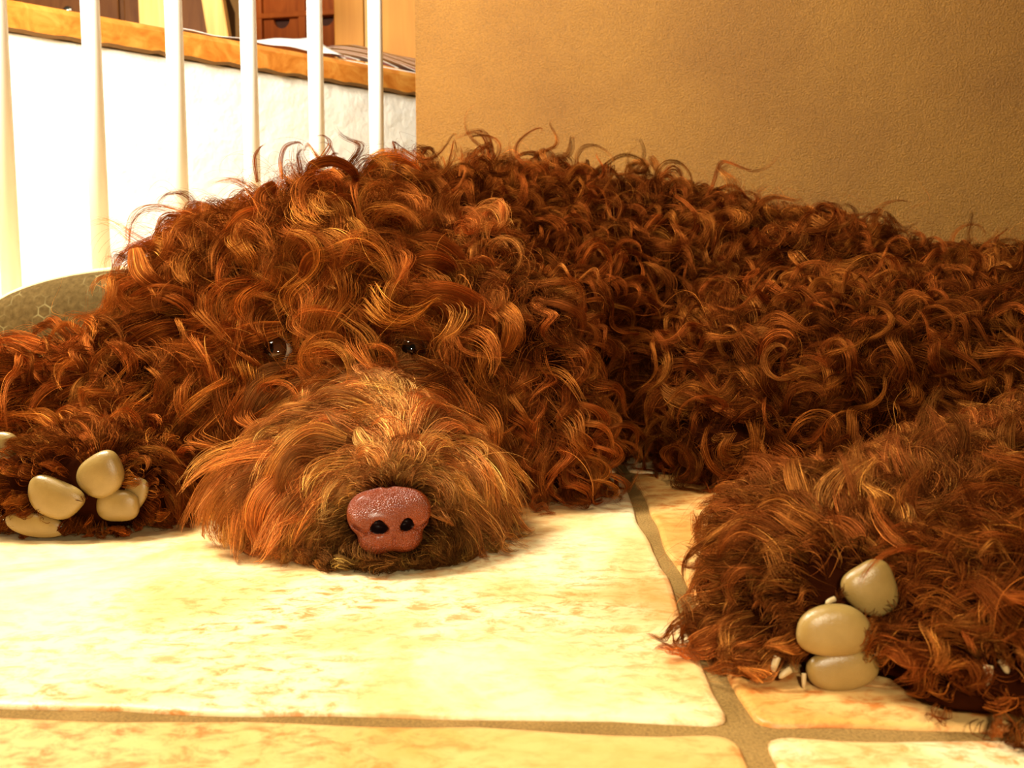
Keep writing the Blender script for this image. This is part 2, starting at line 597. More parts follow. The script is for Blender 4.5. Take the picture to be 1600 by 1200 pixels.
# ------------------------------------------------------------------ implicit surfaces
def surface_net(vals, org, h):
    """mesh of the zero level of a grid of signed distances (inside negative)"""
    s = vals < 0
    nx, ny, nz = vals.shape
    corners = [(i, j, k) for i in (0, 1) for j in (0, 1) for k in (0, 1)]
    sl = lambda a, i, j, k: a[i:nx - 1 + i, j:ny - 1 + j, k:nz - 1 + k]
    cnt = sum(sl(s, *c).astype(np.int8) for c in corners)
    act = (cnt > 0) & (cnt < 8)
    idx = -np.ones(act.shape, dtype=np.int64)
    cells = np.argwhere(act)
    idx[tuple(cells.T)] = np.arange(len(cells))
    acc = np.zeros((len(cells), 3)); n = np.zeros(len(cells))
    ci, cj, ck = cells.T
    for a in corners:
        for ax in range(3):
            if a[ax] == 1: continue
            b = list(a); b[ax] = 1
            va = vals[ci + a[0], cj + a[1], ck + a[2]]
            vb = vals[ci + b[0], cj + b[1], ck + b[2]]
            m = (va < 0) != (vb < 0)
            t = np.where(m, va / np.where(m, va - vb, 1), 0)
            p = np.array(a)[None, :] + t[:, None] * (np.array(b) - np.array(a))[None, :]
            acc += np.where(m[:, None], p, 0); n += m
    verts = (cells + acc / n[:, None]) * h + org
    quads = []
    for ax in range(3):
        o1, o2 = (ax + 1) % 3, (ax + 2) % 3
        a = [slice(None)] * 3; b = [slice(None)] * 3
        a[ax] = slice(0, -1); b[ax] = slice(1, None)
        ch = s[tuple(a)] != s[tuple(b)]
        e = np.argwhere(ch)
        e = e[(e[:, o1] > 0) & (e[:, o2] > 0) & (e[:, o1] < vals.shape[o1] - 1) & (e[:, o2] < vals.shape[o2] - 1)]
        ins = s[tuple(e.T)]
        def cell(d1, d2):
            c = e.copy(); c[:, o1] -= d1; c[:, o2] -= d2
            return idx[tuple(c.T)]
        q = np.stack([cell(1, 1), cell(0, 1), cell(0, 0), cell(1, 0)], 1)
        q[~ins] = q[~ins][:, ::-1]
        quads.append(q)
    return verts, np.concatenate(quads)


def mesh_from(name, v, q):
    me = bpy.data.meshes.new(name)
    me.vertices.add(len(v)); me.vertices.foreach_set('co', v.astype(np.float32).ravel())
    me.loops.add(q.size); me.loops.foreach_set('vertex_index', q.astype(np.int32).ravel())
    me.polygons.add(len(q)); me.polygons.foreach_set('loop_start', np.arange(0, q.size, 4, dtype=np.int32))
    me.update(calc_edges=True); me.validate()
    smooth(me)
    return me


def relax(v, q, it=2):
    """light laplacian smoothing"""
    for _ in range(it):
        acc = np.zeros_like(v); n = np.zeros(len(v))
        for a, b in ((0, 1), (1, 2), (2, 3), (3, 0)):
            np.add.at(acc, q[:, a], v[q[:, b]]); np.add.at(acc, q[:, b], v[q[:, a]])
            np.add.at(n, q[:, a], 1); np.add.at(n, q[:, b], 1)
        v = v * .4 + .6 * acc / np.maximum(n, 1)[:, None]
    return v


def d_ell(p, c, r, R=None):
    q = p - np.asarray(c)
    if R is not None: q = q @ R          # columns of R are the local axes
    r = np.asarray(r)
    k0 = np.linalg.norm(q / r, axis=-1); k1 = np.linalg.norm(q / (r * r), axis=-1)
    return k0 * (k0 - 1) / np.maximum(k1, 1e-9)


def d_cap(p, a, b, ra, rb):
    a = np.asarray(a); b = np.asarray(b); ab = b - a
    t = np.clip(((p - a) @ ab) / (ab @ ab), 0, 1)
    return np.linalg.norm(p - (a + t[..., None] * ab), axis=-1) - (ra + (rb - ra) * t)


def smin(a, b, k):
    h = np.clip(0.5 + 0.5 * (b - a) / k, 0, 1)
    return b + (a - b) * h - k * h * (1 - h)


def grid(lo, hi, h):
    ax = [np.arange(l, u + h, h) for l, u in zip(lo, hi)]
    return np.stack(np.meshgrid(*ax, indexing='ij'), -1)


def sdf_object(name, fn, lo, hi, h, material, parent=None, rel=2):
    g = grid(lo, hi, h)
    v = fn(g.reshape(-1, 3)).reshape(g.shape[:3])
    vv, q = surface_net(v, np.array(lo), h)
    vv = relax(vv, q, rel)
    return link(name, mesh_from(name, vv, q), parent, [material])


def euler(x=0, y=0, z=0):
    return np.array(Matrix.Rotation(math.radians(z), 3, 'Z') @ Matrix.Rotation(math.radians(y), 3, 'Y') @ Matrix.Rotation(math.radians(x), 3, 'X'))


# ------------------------------------------------------------------ the dog: flesh under the coat
# (region, kind, args)
PR = []
def ELL(reg, c, r, R=None): PR.append((reg, 'e', (np.asarray(c), r, R)))
def CAP(reg, pts, rs):
    for a, b, x, y in zip(pts[:-1], pts[1:], rs[:-1], rs[1:]): PR.append((reg, 'c', (np.asarray(a), np.asarray(b), x, y)))

HEAD, MUZ, EARL, EARR, BODY, HAUNCH, PAWL, LEGL, PAWR, PAWR2, CHEST = range(11)
nose_c = P(611, 812, 0.488)
# muzzle
CAP(MUZ, [P(608, 800, .520), P(590, 725, .585), P(560, 655, .66)], [.025, .036, .042])
ELL(MUZ, P(490, 765, .560), (.042, .042, .034), euler(0, 0, 20))
ELL(MUZ, P(672, 770, .560), (.032, .042, .032), euler(0, 0, -20))
ELL(MUZ, P(610, 868, .520), (.034, .026, .010))
# skull, brow and cheeks
ELL(HEAD, P(508, 438, .74), (.082, .085, .055))
ELL(HEAD, P(545, 520, .70), (.085, .06, .045))
ELL(HEAD, P(430, 640, .68), (.055, .05, .05))
ELL(HEAD, P(690, 640, .68), (.045, .05, .05))
# ear flaps
CAP(EARL, [P(342, 405, .745), P(285, 495, .70), P(220, 610, .665)], [.027, .027, .026])
CAP(EARR, [P(735, 410, .745), P(815, 540, .70), P(855, 700, .665)], [.030, .032, .030])
# neck, chest, trunk
CAP(CHEST, [P(600, 440, .83), P(800, 455, .93)], [.076, .090])
ELL(CHEST, P(870, 560, .84), (.06, .08, .085))
CAP(BODY, [P(800, 440, 1.00), P(1000, 462, 1.00), P(1250, 502, .96), P(1560, 548, .93), P(1800, 575, .95)], [.098, .095, .082, .072, .07])
ELL(HAUNCH, P(1330, 600, .78), (.155, .105, .068), euler(0, 0, -6))
ELL(HAUNCH, P(1560, 600, .80), (.13, .12, .078))
ELL(HAUNCH, P(1230, 690, .71), (.085, .055, .028), euler(0, 0, -25))
# left front leg and paw, pads towards us
CAP(LEGL, [P(480, 600, .80), P(300, 660, .685), P(170, 735, .615)], [.045, .036, .030])
ELL(PAWL, P(105, 762, .580), (.048, .030, .026))
ELL(PAWL, P(205, 775, .585), (.026, .028, .022))
# second front leg lying behind it, off to the left
CAP(LEGL, [P(300, 590, .74), P(120, 625, .69), P(-60, 640, .66), P(-130, 670, .64)], [.034, .030, .028, .026])
# hind leg and paw
CAP(PAWR, [P(1660, 745, .62), P(1450, 830, .49), P(1330, 890, .415)], [.046, .034, .026])
ELL(PAWR, P(1300, 940, .388), (.029, .026, .025))
ELL(PAWR, P(1215, 950, .395), (.020, .020, .024))
ELL(PAWR, P(1330, 1025, .372), (.019, .018, .012))
CAP(PAWR2, [P(1850, 820, .58), P(1680, 900, .42), P(1570, 960, .36)], [.040, .032, .024])
ELL(PAWR2, P(1545, 1010, .350), (.022, .023, .024))
ELL(PAWR2, P(1510, 1105, .334), (.020, .016, .009))
ELL(PAWR2, P(1590, 1050, .345), (.022, .022, .020))
ELL(PAWR, P(1235, 850, .43), (.028, .03, .024))
ELL(PAWR, P(1240, 1052, .368), (.028, .016, .010))
ELL(PAWR2, P(1490, 1145, .326), (.022, .015, .010))
ELL(PAWR2, P(1580, 1150, .326), (.022, .015, .010))


def prim(p, k, a):
    return d_ell(p, *a) if k == 'e' else d_cap(p, *a)


SM = 0.022
def body_sdf(p):
    d = None
    for reg, k, a in PR:
        x = prim(p, k, a)
        d = x if d is None else smin(d, x, SM)
    # eye sockets under the brow
    for c in (P(446, 548, .618), P(668, 545, .622)):
        d = -smin(-d, d_ell(p, c, (.024, .024, .015)), .008)
    # rests on the floor: flattened underneath
    fl = 0.004 - p[:, 2]
    return np.maximum(d, fl)


h_b = 0.006
lo_b = np.array([-0.56, 0.28, -0.012]); hi_b = np.array([0.76, 1.16, 0.30])
G = grid(lo_b, hi_b, h_b)
VAL = np.empty(G.shape[:3])
for i in range(G.shape[0]):
    VAL[i] = body_sdf(G[i].reshape(-1, 3)).reshape(G.shape[1:3])
bv, bq = surface_net(VAL, lo_b, h_b)
bv = relax(bv, bq, 1)
GR = np.stack(np.gradient(VAL, h_b), -1)


def samp(arr, p):
    q = (p - lo_b) / h_b
    q = np.clip(q, 0, np.array(VAL.shape) - 1.001)
    i = q.astype(int); f = q - i
    out = 0
    for dx in (0, 1):
        for dy in (0, 1):
            for dz in (0, 1):
                w = (f[:, 0] if dx else 1 - f[:, 0]) * (f[:, 1] if dy else 1 - f[:, 1]) * (f[:, 2] if dz else 1 - f[:, 2])
                a = arr[i[:, 0] + dx, i[:, 1] + dy, i[:, 2] + dz]
                out = out + (w[:, None] * a if a.ndim > 1 else w * a)
    return out


def unit(v): return v / np.maximum(np.linalg.norm(v, axis=-1, keepdims=True), 1e-9)


M_skin = mat('shade_dark_skin', (0.020, 0.004, 0.001), 1.0, 0.0)  # skin coloured near black so gaps between locks read as shade
dog = link('dog', mesh_from('dog', bv, bq), None, [M_skin])
tag(dog, 'curly reddish brown dog lying on the tiled floor with its chin down', 'dog')


# nose
def nose_mat():
    m = mat('liver_nose_leather', (0.36, 0.075, 0.03), 0.30, 0.6)
    v = objco(m)
    vo = N(m, 'ShaderNodeTexVoronoi', feature='F1'); vo.inputs['Scale'].default_value = 1500
    L(m, v, vo.inputs['Vector'])
    a = noise(m, 90, 4, 0.6, v)
    r = ramp(m, a.outputs[0], [(0.3, (0.20, 0.029, 0.0035)), (0.7, (0.285, 0.048, 0.0065))])
    L(m, r.outputs[0], bsdf(m).inputs['Base Color'])
    L(m, bump(m, vo.outputs['Distance'], 0.8, 0.0009), bsdf(m).inputs['Normal'])
    bsdf(m).inputs['Coat Weight'].default_value = 0.15
    bsdf(m).inputs['Coat Roughness'].default_value = 0.22
    return m


M_nose = nose_mat()
mm = 0.001


def nose_fn(p):
    # local frame: x right, y away, z up, millimetres, turned a little to the right of the picture
    q = (p - nose_c) @ euler(-6, 0, 18) * 1000
    e = lambda c, r, R=None: d_ell(q, c, r, R)
    d = e((0, 4, 4.5), (19.5, 13, 12.0))                                   # upper plate
    d = smin(d, e((-12.5, 4, 2.5), (8.6, 10, 10.5)), 5)
    d = smin(d, e((12.5, 4, 2.5), (8.6, 10, 10.5)), 5)
    d = smin(d, e((-6.4, 3, -9.2), (10.2, 9, 8.4)), 2.0)                   # lower lobes
    d = smin(d, e((6.4, 3, -9.2), (10.2, 9, 8.4)), 2.0)
    d = smin(d, e((0, -1, -4), (5.0, 7.5, 10)), 3)
    flat = -(q[:, 1] + 8.0 - .006 * q[:, 0] ** 2 - .0105 * np.clip(q[:, 2] + 7, 0, 30) ** 2)
    k = 2.5
    hh = np.clip(0.5 - 0.5 * (flat - d) / k, 0, 1)
    d = flat + (d - flat) * hh + k * hh * (1 - hh)
    for sgn in (-1, 1):
        z = .95 if sgn < 0 else .72
        n1 = smin(e((sgn * 6.8, -7, -3.0), (4.9 * z, 9, 2.7 * z), euler(0, -sgn * 14, 0)), d_cap(q, (sgn * 6.8, -6, -2.6), (sgn * 9.5, 5, 5.5), 2.9, 2.6), 1)
        d = -smin(-d, n1, 1.0)
        qs = q * np.array([1, .3, 1])                                                   # deep slit curling outwards
        n2 = d_cap(qs, (sgn * 9.0, -1.9, -3.6), (sgn * 13.6, -1.6, -5.2), 1.1, .9)
        n3 = d_cap(qs, (sgn * 13.6, -1.6, -5.2), (sgn * 20, 0.3, -1.0), .9, .8)
        for n_ in (n2, n3): d = -smin(-d, n_, .7)
    gr = d_cap(q * np.array([1, .35, 1]), (0, -2.6, -7), (0, -1.9, -20), 0.55, 1.0)
    d = -smin(-d, gr, 0.8)
    gt = d_cap(q, (0, -4.5, 17.5), (0, 6, 18.5), 2.0, 2.5)
    d = -smin(-d, gt, 2.5)
    return d / 1000


nose = sdf_object('nose', nose_fn, nose_c - .027, nose_c + np.array([.027, .026, .022]), 0.00055, M_nose, dog, 3)
tag(nose, 'bare reddish brown nose')
M_nostril_shade = mat('nostril_shade', (0.012, 0.003, 0.002), 0.5, 0.3)  # shade inside the nostrils, painted as a near-black face colour
nose.data.materials.append(M_nostril_shade)
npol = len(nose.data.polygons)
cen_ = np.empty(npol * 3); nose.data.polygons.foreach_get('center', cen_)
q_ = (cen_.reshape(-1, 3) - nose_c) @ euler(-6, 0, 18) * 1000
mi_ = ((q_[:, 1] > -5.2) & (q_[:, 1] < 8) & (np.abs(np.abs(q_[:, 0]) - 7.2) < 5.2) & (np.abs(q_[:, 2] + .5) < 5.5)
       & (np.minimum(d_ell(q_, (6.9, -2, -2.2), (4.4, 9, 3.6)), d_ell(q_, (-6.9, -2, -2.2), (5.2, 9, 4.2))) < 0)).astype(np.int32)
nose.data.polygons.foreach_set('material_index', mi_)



# eyes
def eye(c, look, r=.0098):
    m = mat('dog_eye', (0.1, 0.03, 0.01), 0.05, 0.7)
    bsdf(m).inputs['Coat Weight'].default_value = 1.0
    bsdf(m).inputs['Coat Roughness'].default_value = 0.02
    tc = N(m, 'ShaderNodeTexCoord')
    dot = N(m, 'ShaderNodeVectorMath', operation='DOT_PRODUCT')
    nn = N(m, 'ShaderNodeVectorMath', operation='NORMALIZE')
    L(m, tc.outputs['Object'], nn.inputs[0]); L(m, nn.outputs[0], dot.inputs[0])
    dot.inputs[1].default_value = tuple(look)
    r_ = ramp(m, dot.outputs['Value'], [(0.16, (0.60, 0.48, 0.33)), (0.22, (0.05, 0.015, 0.004)), (0.86, (0.09, 0.028, 0.006)), (0.90, (0.003, 0.002, 0.001))])
    L(m, r_.outputs[0], bsdf(m).inputs['Base Color'])
    bm = bmesh.new(); bmesh.ops.create_uvsphere(bm, u_segments=40, v_segments=24, radius=r)
    me = bpy.data.meshes.new('eye'); bm.to_mesh(me); bm.free(); smooth(me)
    o = link('eye', me, dog, [m]); o.location = c
    return o


eyeL = P(434, 550, .640); eyeR = P(642, 546, .643)
eye(eyeL, Vector((-0.62, -1, 0.35)).normalized()); eye(eyeR, Vector((-0.05, -1, 0.1)).normalized())

# pads
def pad_mat():
    m = mat('pale_pad_leather', (0.42, 0.29, 0.12), 0.31, 0.6)
    v = objco(m)
    a = noise(m, 60, 4, 0.6, v); b = noise(m, 2200, 2, 0.5, v)
    r = ramp(m, a.outputs[0], [(0.3, (0.25, 0.155, 0.040)), (0.7, (0.34, 0.220, 0.064))])
    L(m, r.outputs[0], bsdf(m).inputs['Base Color'])
    L(m, bump(m, b.outputs[0], 0.3, 0.0004), bsdf(m).inputs['Normal'])
    return m


M_pad = pad_mat()
M_claw = mat('pale_claw', (0.50, 0.36, 0.17), 0.4, 0.4)
PADS = []


def pad(px, py, d, wpx, hpx, roll=0, taper=0.0, depth=.55):
    c = P(px, py, d)
    rx, rz = wpx / F * d / 2, hpx / F * d / 2
    ry = min(rx, rz) * depth
    R = euler(0, roll, 0)
    c = c.copy(); c[1] += ry * .75
    def fn(p):
        q = (p - c) @ R
        w = 1 + taper * q[:, 2] / rz
        q2 = q.copy(); q2[:, 0] = q2[:, 0] / np.clip(w, .4, 2)
        rr = np.array([rx, ry, rz])
        k = (np.abs(q2 / rr) ** 2.4).sum(1) ** (1 / 2.4)
        k = k + .035 * np.sin(q[:, 0] / rx * 2.1 + px) * np.cos(q[:, 2] / rz * 1.9 + py) + .02 * np.sin(q[:, 0] / rx * 4 + q[:, 2] / rz * 3 + px)
        return (k - 1) * min(rx, ry, rz)
    rx *= 1.06; rz *= 1.06; big = max(rx, ry, rz) * 1.35
    o = sdf_object('paw_pad', fn, c - big, c + big, big / 26, M_pad, dog, 2)
    PADS.append((c, np.array([rx, ry, rz]), R))


# left paw
pad(80, 781, .542, 84, 60, 22, 0.18)
pad(154, 746, .548, 72, 66, -35, 0.22)
pad(180, 792, .550, 66, 50, 0)
pad(207, 776, .556, 34, 60, 30)
pad(52, 822, .545, 90, 36, 10)
pad(2, 697, .590, 44, 40, 0)
# right hind paw
pad(1368, 926, .352, 78, 88, -35, .22)
pad(1308, 990, .340, 116, 82, 0, -.18)
pad(1321, 1052, .342, 112, 66, -6, .1)
# paw at the right edge
pad(1600, 1108, .318, 62, 70, 0)


def claw(px, py, d, ln, r, ang, tilt=0.3):
    c = P(px, py, d)
    n = 9
    bm = bmesh.new()
    A = math.radians(ang)
    ax = Vector((math.cos(A), -tilt, math.sin(A))).normalized()
    s1 = ax.orthogonal().normalized(); s2 = ax.cross(s1)
    rings = []
    for i in range(n):
        t = i / (n - 1)
        rr = r * .8 * (1 - t ** 4) ** .5 + r * .06
        cc = Vector(c) + ax * (ln * (t - .5)) + Vector((0, 0, -1)) * (ln * .18 * t * t)
        rings.append([bm.verts.new(cc + s1 * rr * math.cos(k * math.pi / 6) + s2 * rr * math.sin(k * math.pi / 6)) for k in range(12)])
    for a, b in zip(rings[:-1], rings[1:]):
        for k in range(12): bm.faces.new((a[k], a[(k + 1) % 12], b[(k + 1) % 12], b[k]))
    bm.faces.new(rings[0]); bm.faces.new(rings[-1][::-1])
    bmesh.ops.recalc_face_normals(bm, faces=bm.faces)
    me = bpy.data.meshes.new('claw'); bm.to_mesh(me); bm.free(); smooth(me)
    link('claw', me, dog, [M_claw])
    PADS.append((np.array(c), np.array([r * 1.1, r, ln * .55]) if abs(math.sin(A)) > .7 else np.array([ln * .5, r, r * 1.1]), np.eye(3)))


claw(1211, 1037, .345, .0052, .0015, -115)
claw(1226, 1051, .344, .0050, .0015, -160)
claw(1256, 1062, .343, .0046, .0010, -95)
claw(1297, 938, .352, .0040, .0012, 190)
claw(1371, 1021, .341, .0028, .0008, 170)
claw(1543, 1053, .318, .0058, .0019, -100)
claw(1570, 1040, .320, .0044, .0016, -60)

# ------------------------------------------------------------------ coat
tri = np.concatenate([bq[:, [0, 1, 2]], bq[:, [0, 2, 3]]])
ta = np.linalg.norm(np.cross(bv[tri[:, 1]] - bv[tri[:, 0]], bv[tri[:, 2]] - bv[tri[:, 0]]), axis=1) / 2
CAMP = np.array([0, 0, CAMZ])


def region(p):
    best = np.full(len(p), 1e9); r = np.zeros(len(p), int)
    for reg, k, a in PR:
        x = prim(p, k, a)
        m = x < best
        best[m] = x[m]; r[m] = reg
    return r


def vnoise(p, freq, seed):
    r = np.random.default_rng(seed)
    out = np.zeros_like(p)
    for o in range(3):
        K = r.normal(size=(3, 3)) * freq * (1 + .7 * o)
        ph = r.uniform(0, 6.28, 3)
        out += np.sin(p @ K.T + ph)
    return out / 1.7


def roots(n, pred=None):
    w = ta.copy()
    cen = bv[tri].mean(1)
    nr = unit(samp(GR, cen))
    view = unit(CAMP - cen)
    f = (nr * view).sum(1)
    # hair also grows on the far side; fewer locks there, and none under the belly
    w *= np.where(f > -0.25, 1.0, 0.22)
    w *= np.where(cen[:, 2] < 0.0055, 0.0, 1.0)
    t = rng.choice(len(tri), n, p=w / w.sum())
    a, b = rng.random(n), rng.random(n)
    m = a + b > 1; a[m], b[m] = 1 - a[m], 1 - b[m]
    T = bv[tri[t]]
    p = T[:, 0] + a[:, None] * (T[:, 1] - T[:, 0]) + b[:, None] * (T[:, 2] - T[:, 0])
    return p, unit(samp(GR, p))


crown = P(520, 300, .80)
DN = np.array([0, 0, -1.0])


def pad_dist(p):
    d = np.full(len(p), 1.0)
    for c, r, R in PADS:
        d = np.minimum(d, d_ell(p, c, r, R))
    return d


def tang(v, n): return v - (v * n).sum(1, keepdims=True) * n


def flow_field(p, n, reg):
    f = np.zeros_like(p)
    nz = vnoise(p, 38, 11)
    nz2 = vnoise(p, 70, 12)
    m = reg == MUZ
    if m.any():
        q = p[m] - (nose_c + np.array([0, .012, .004]))
        out = unit(q * np.array([1.25, .35, 1.0]))
        side = np.clip(np.abs(q[:, 0]) / .05, 0, 1)[:, None]
        f[m] = out * (1.1 - .5 * side) + DN * (.25 + 1.3 * side) + np.array([0, -.25, 0]) * side + .18 * nz[m]
    m = reg == HEAD
    if m.any():
        q = p[m] - crown
        f[m] = unit(q * np.array([1, .9, .5])) + DN * .45 + .50 * nz[m]
    m = reg == EARL
    if m.any(): f[m] = np.array([-.30, -.20, -1.0]) + .55 * nz[m] + .25 * nz2[m]
    m = reg == EARR
    if m.any(): f[m] = np.array([.35, -.15, -1.0]) + .6 * nz[m] + .35 * nz2[m]
    m = (reg == CHEST) | (reg == BODY) | (reg == HAUNCH)
    if m.any(): f[m] = np.array([.35, -.05, -.55]) + .75 * nz[m] + .6 * nz2[m]
    m = reg == LEGL
    if m.any(): f[m] = np.array([-.9, -.2, -.25]) + .4 * nz[m] + .2 * nz2[m]
    m = reg == PAWL
    if m.any():
        q = p[m] - P(140, 785, .56)
        f[m] = unit(q) * .8 + np.array([0, -.35, -.2]) + .25 * nz[m]
    m = reg == PAWR
    if m.any():
        q = p[m] - P(1345, 960, .38)
        f[m] = unit(q) * .8 + np.array([-.25, -.3, -.15]) + .3 * nz[m]
    m = reg == PAWR2
    if m.any(): f[m] = np.array([-.4, -.4, -.6]) + .5 * nz[m]
    return unit(tang(f, n))


# per region: length, curl radius, turns, lock radius, lift, droop
PAR = {
    HEAD:   (.064, .0090, 1.0, .0070, .75, .50),
    MUZ:    (.038, .0022, 0.7, .0046, .35, .85),
    EARL:   (.060, .0080, 1.2, .0056, .65, .55),
    EARR:   (.050, .0068, 1.5, .0046, .65, .55),
    CHEST:  (.056, .0084, 1.5, .0048, .80, .40),
    BODY:   (.056, .0088, 1.5, .0050, .80, .40),
    HAUNCH: (.052, .0072, 1.3, .0044, .70, .35),
    LEGL:   (.042, .0050, 0.9, .0046, .60, .35),
    PAWL:   (.027, .0016, 0.5, .0030, .50, .25),
    PAWR:   (.031, .0030, 0.7, .0042, .70, .30),
    PAWR2:  (.031, .0036, 0.8, .0042, .70, .35),
}
TB = np.array([PAR[k] for k in range(11)])
# coat colour by region: root / tip (the face is faded to ginger)
COL = np.array([
    (0.088, 0.0215, 0.0032),   # head
    (0.112, 0.0405, 0.0098),   # muzzle
    (0.090, 0.0220, 0.0034),
    (0.082, 0.0200, 0.0034),
    (0.051, 0.0108, 0.0016),
    (0.052, 0.0110, 0.0016),
    (0.048, 0.0102, 0.0015),
    (0.084, 0.0185, 0.0026),
    (0.072, 0.0185, 0.0034),
    (0.062, 0.0140, 0.0022),
    (0.044, 0.0088, 0.0012),
])


def guides(p, n, reg, K, lenf=1.0, lift_mul=1.0, curl_mul=1.0):
    """one wandering guide per lock, swept step by step so it rides over the body"""
    M = len(p)
    par = TB[reg]
    Ln = par[:, 0] * lenf * rng.uniform(.65, 1.3, M)
    pd = pad_dist(p)
    Ln *= np.clip((pd - .001) / .012, .35, 1)
    # short at the nose and round the eyes, long on the brow and the sides of the muzzle
    dn = np.linalg.norm(p - nose_c, axis=1)
    Ln = np.where(reg == MUZ, Ln * np.clip((dn - .014) / .030, .22, 1.15), Ln)
    for e in (eyeL, eyeR):
        de = np.linalg.norm((p - e) * np.array([1, .5, 1]), axis=1)
        Ln *= np.clip(de / .026, .30, 1)
    f = flow_field(p, n, reg)
    lift = par[:, 4] * lift_mul * rng.uniform(.6, 1.3, M)
    d = unit(f + n * lift[:, None])
    bend = vnoise(p, 120, 21) * .5 + rng.normal(size=(M, 3)) * .35
    step = Ln / (K - 1)
    pts = np.empty((M, K, 3)); pts[:, 0] = p
    cur = p.copy()
    for k in range(1, K):
        t = k / (K - 1)
        g = DN * (par[:, 5] * .42)[:, None]
        d = unit(d + g * (.3 + .7 * t) + bend * .16 + f * .10)
        cur = cur + d * step[:, None]
        s = samp(VAL, cur)
        want = .0035 + .0045 * min(1, t * 3)
        push = np.clip(want - s, 0, .02)
        gn = unit(samp(GR, cur))
        cur = cur + gn * push[:, None]
        fl = cur[:, 2] < .004
        cur[fl, 2] = .004 + .25 * (cur[fl, 2] - .004).clip(-.004, 0) + rng.uniform(0, .0015, fl.sum())
        pts[:, k] = cur
    # helix about the guide
    tg = unit(np.gradient(pts, axis=1))
    up = np.repeat(n[:, None, :], K, 1)
    N1 = unit(up - (up * tg).sum(-1, keepdims=True) * tg)
    N2 = np.cross(tg, N1)
    t = np.linspace(0, 1, K)[None, :]
    turns = par[:, 2] * rng.uniform(.6, 1.4, M) * rng.choice([-1, 1], M)
    ph0 = rng.uniform(0, 6.28, M)
    A = par[:, 1] * curl_mul * rng.uniform(.5, 1.3, M)
    ph = 2 * np.pi * turns[:, None] * t ** 1.15 + ph0[:, None]
    amp = A[:, None] * np.clip(t * 2.0, 0, 1) ** 1.1
    off = N1 * ((np.cos(ph) - np.cos(ph0[:, None])) * amp)[..., None] + N2 * ((np.sin(ph) - np.sin(ph0[:, None])) * amp)[..., None]
    pts = pts + off
    s = samp(VAL, pts.reshape(-1, 3)); gn = unit(samp(GR, pts.reshape(-1, 3)))
    pts = pts + (gn * np.clip(.0022 - s, 0, .02)[:, None]).reshape(pts.shape)
    return pts, N1, N2, Ln


def blocked(pts):
    """locks that would lie across the bare nose, a pad or an eye"""
    M, K, _ = pts.shape
    q = pts.reshape(-1, 3)
    bad = np.zeros(len(q), bool)
    a = (q - nose_c) * np.array([1 / .0205, 0, 1 / .0165])
    bad |= (np.linalg.norm(a, axis=1) < 1) & (q[:, 1] < nose_c[1] + .012) & (q[:, 1] > .40)
    for c, r, R in PADS:
        v = (q - c) @ R
        a = np.linalg.norm(v[:, [0, 2]] / (r[[0, 2]] * .74), axis=1)
        bad |= (a < 1) & (v[:, 1] < .006) & (v[:, 1] > -.05)
    for e, sx in ((eyeL, -.001), (eyeR, .003)):
        # the coat leaves a gap in front of each eye
        a = (q - e - np.array([sx, 0, .0005])) * np.array([1 / .0101, 0, 1 / .0045])
        bad |= (np.linalg.norm(a, axis=1) < 1) & (q[:, 1] < e[1]) & (q[:, 1] > e[1] - .07)
    return bad.reshape(M, K).any(1)


def colour_of(reg, p, S_, mul=None, var=1.0):
    M = len(p)
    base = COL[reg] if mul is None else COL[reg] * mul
    # the hair round the lips and chin is dark liver brown, the whiskers above ginger
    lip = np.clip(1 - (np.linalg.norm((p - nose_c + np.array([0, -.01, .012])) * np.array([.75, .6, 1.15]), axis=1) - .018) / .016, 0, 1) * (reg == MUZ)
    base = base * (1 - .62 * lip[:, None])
    warm = vnoise(p, 24, 31)[:, :1]
    lockc = base * np.exp(.38 * var * rng.normal(size=(M, 1)).clip(-2, 1.6) + .18 * var * warm)
    # some locks are sun-faded
    fade = (rng.random((M, 1)) < .36 * var) * rng.uniform(.2, 1, (M, 1))
    lockc = lockc * (1 - fade) + (lockc * np.array([1.7, 2.2, 2.0])) * fade
    lockc = np.minimum(lockc, base * np.array([1.7, 2.4, 2.6]))
    c = np.repeat(lockc, S_, 0) * np.exp(.25 * rng.normal(size=(M * S_, 1)))
    gold = rng.random((M * S_, 1)) < .09
    return np.where(gold, c * np.array([2.4, 2.9, 2.6]), c)


